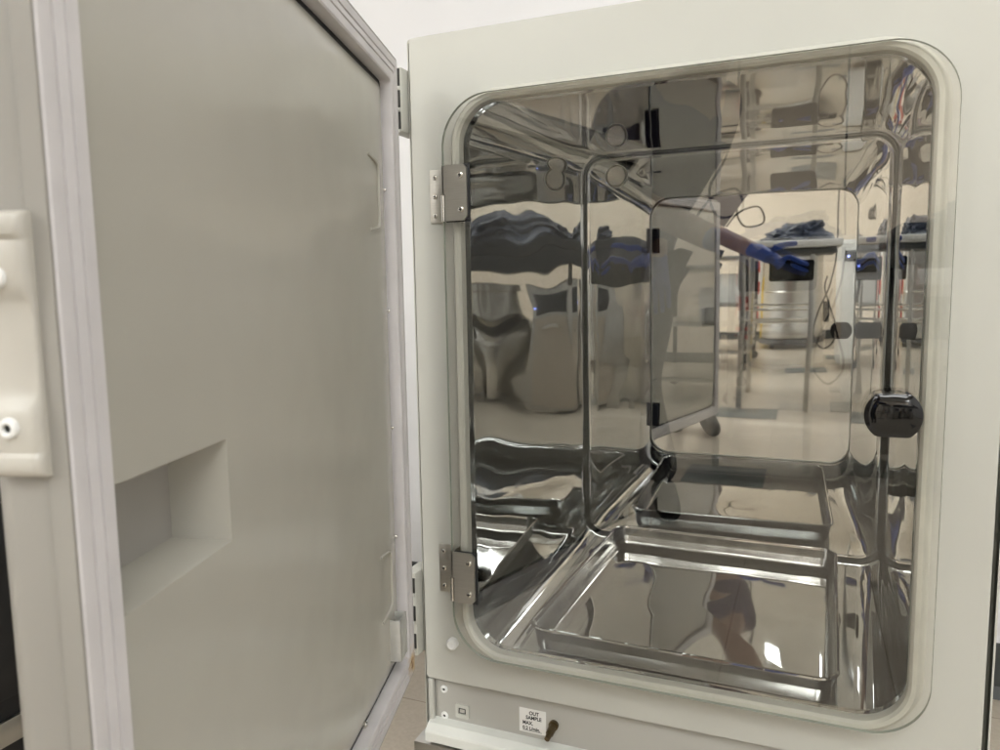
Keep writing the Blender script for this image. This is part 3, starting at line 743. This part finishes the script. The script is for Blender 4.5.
# right hand, resting on the thigh
wr = Vector(J['wr'])
def hand(name, wrist, palm, fwd, side, nrm, m, curl, scale=1.0, thumb=(1, 0)):
    V = [wrist - fwd * .05, wrist, wrist + fwd * .045 * scale, wrist + fwd * .085 * scale]; E_ = [(0, 1), (1, 2), (2, 3)]; R_ = [.031, (.030, .026), (.036 * scale, .019 * scale), (.040 * scale, .016 * scale)]
    for k, (off, ln) in enumerate(((-.030, .072), (-.010, .080), (.010, .075), (.029, .060))):
        b = len(V); p0 = wrist + fwd * .088 * scale + side * off * scale
        c = 0; p = p0; prev = 3
        for j in range(4):
            V.append(p.copy()); E_.append((prev, b + j)); R_.append((.0098 - .0009 * j) * scale); prev = b + j
            a = c; c += curl[k]
            d = fwd * math.cos(c) + nrm * math.sin(c); p = p + d * ln * scale / 3
    b = len(V); td = (-side * .75 + fwd * .6 + nrm * .25).normalized(); p = wrist + fwd * .025 * scale - side * .025 * scale
    prev = 2
    for j in range(4):
        V.append(p.copy()); E_.append((prev, b + j)); R_.append(.0125 - .001 * j); prev = b + j
        p = p + (td * .026 + nrm * .007 * j) * scale; td = (td + fwd * .3).normalized()
    return skin_mesh(name, [tuple(v) for v in V], E_, R_, m, P, 1, 2)
hand('glove', wr, None, Vector((.1, .55, -.8)).normalized(), Vector((.98, -.1, .05)).normalized(), Vector((-.0, -.8, -.55)).normalized(), M['glove'], (.15, .15, .18, .22))
# left hand gripping the phone: palm behind it, fingers curling round the long edge
wl = Vector(J['wl']); fwd = Vector((.105, .042, -.055)).normalized()
side = Vector((.3, .1, -.95)); side = (side - fwd * side.dot(fwd)).normalized(); nrm = side.cross(fwd).normalized()
hand('glove', wl, None, fwd, side, nrm if nrm.y < 0 else -nrm, M['glove'], (.10, .12, .14, .18), 1.08)
# the phone: its lens end at the camera, lens facing the incubator
ph = empty('phone', (CAM.x - .060, CAM.y - .0125, CAM.z + .030), label='black phone held sideways in the blue gloved hand', cat='phone')
fdir = Vector((-.38077, .91812, -.1106))
bm = bmesh.new(); prism(bm, rrect(-.075, .075, -.0365, .0365, .010, 6), -.004, .004, .0015, 3); fin('case', bm, M['black'], ph)
bm = bmesh.new(); prism(bm, rrect(-.072, .072, -.0335, .0335, .008, 6), -.0048, -.004, 0); fin('screen', bm, M['navy'], ph, smooth=False)
for u, v in ((.062, .010), (.045, .024), (.045, -.004)):
    bm = bmesh.new(); lathe(bm, [(.007, .003), (.007, .0055), (.0055, .006), (.001, .0058)], 20, (u, 0, v), 'y'); fin('lens', bm, M['black'], ph)
ph.rotation_euler = (0, 0, 0)

# ------------------------------------------------------------------ camera
cam = bpy.data.cameras.new('camera'); co = bpy.data.objects.new('camera', cam); COL.objects.link(co)
yaw, pitch, roll, f = -.3930, -.1108, -.0163, 742.15
F = Vector((math.sin(yaw) * math.cos(pitch), math.cos(yaw) * math.cos(pitch), math.sin(pitch)))
R = F.cross(Vector((0, 0, 1))).normalized(); U = R.cross(F)
c, s = math.cos(roll), math.sin(roll)
R, U = c * R + s * U, -s * R + c * U
co.matrix_world = Matrix(((R.x, U.x, -F.x, CAM.x), (R.y, U.y, -F.y, CAM.y), (R.z, U.z, -F.z, CAM.z), (0, 0, 0, 1)))
cam.sensor_width = 36; cam.lens = f / 1000 * 36; cam.clip_start = .005; cam.clip_end = 60
cam.dof.use_dof = True; cam.dof.focus_distance = .95; cam.dof.aperture_fstop = 14.0
S.camera = co

# ------------------------------------------------------------------ light
w = bpy.data.worlds.new('World'); S.world = w; w.use_nodes = True
w.node_tree.nodes['Background'].inputs[0].default_value = (1, .97, .92, 1); w.node_tree.nodes['Background'].inputs[1].default_value = .05
S.view_settings.view_transform = 'Standard'; S.view_settings.look = 'None'; S.view_settings.gamma = 1
S.view_settings.exposure = 0.64
S.cycles.use_denoising = True
S.cycles.max_bounces = 28; S.cycles.glossy_bounces = 24; S.cycles.diffuse_bounces = 5; S.cycles.transparent_max_bounces = 32; S.cycles.transmission_bounces = 8
S.cycles.caustics_reflective = True
S.cycles.sample_clamp_indirect = 6
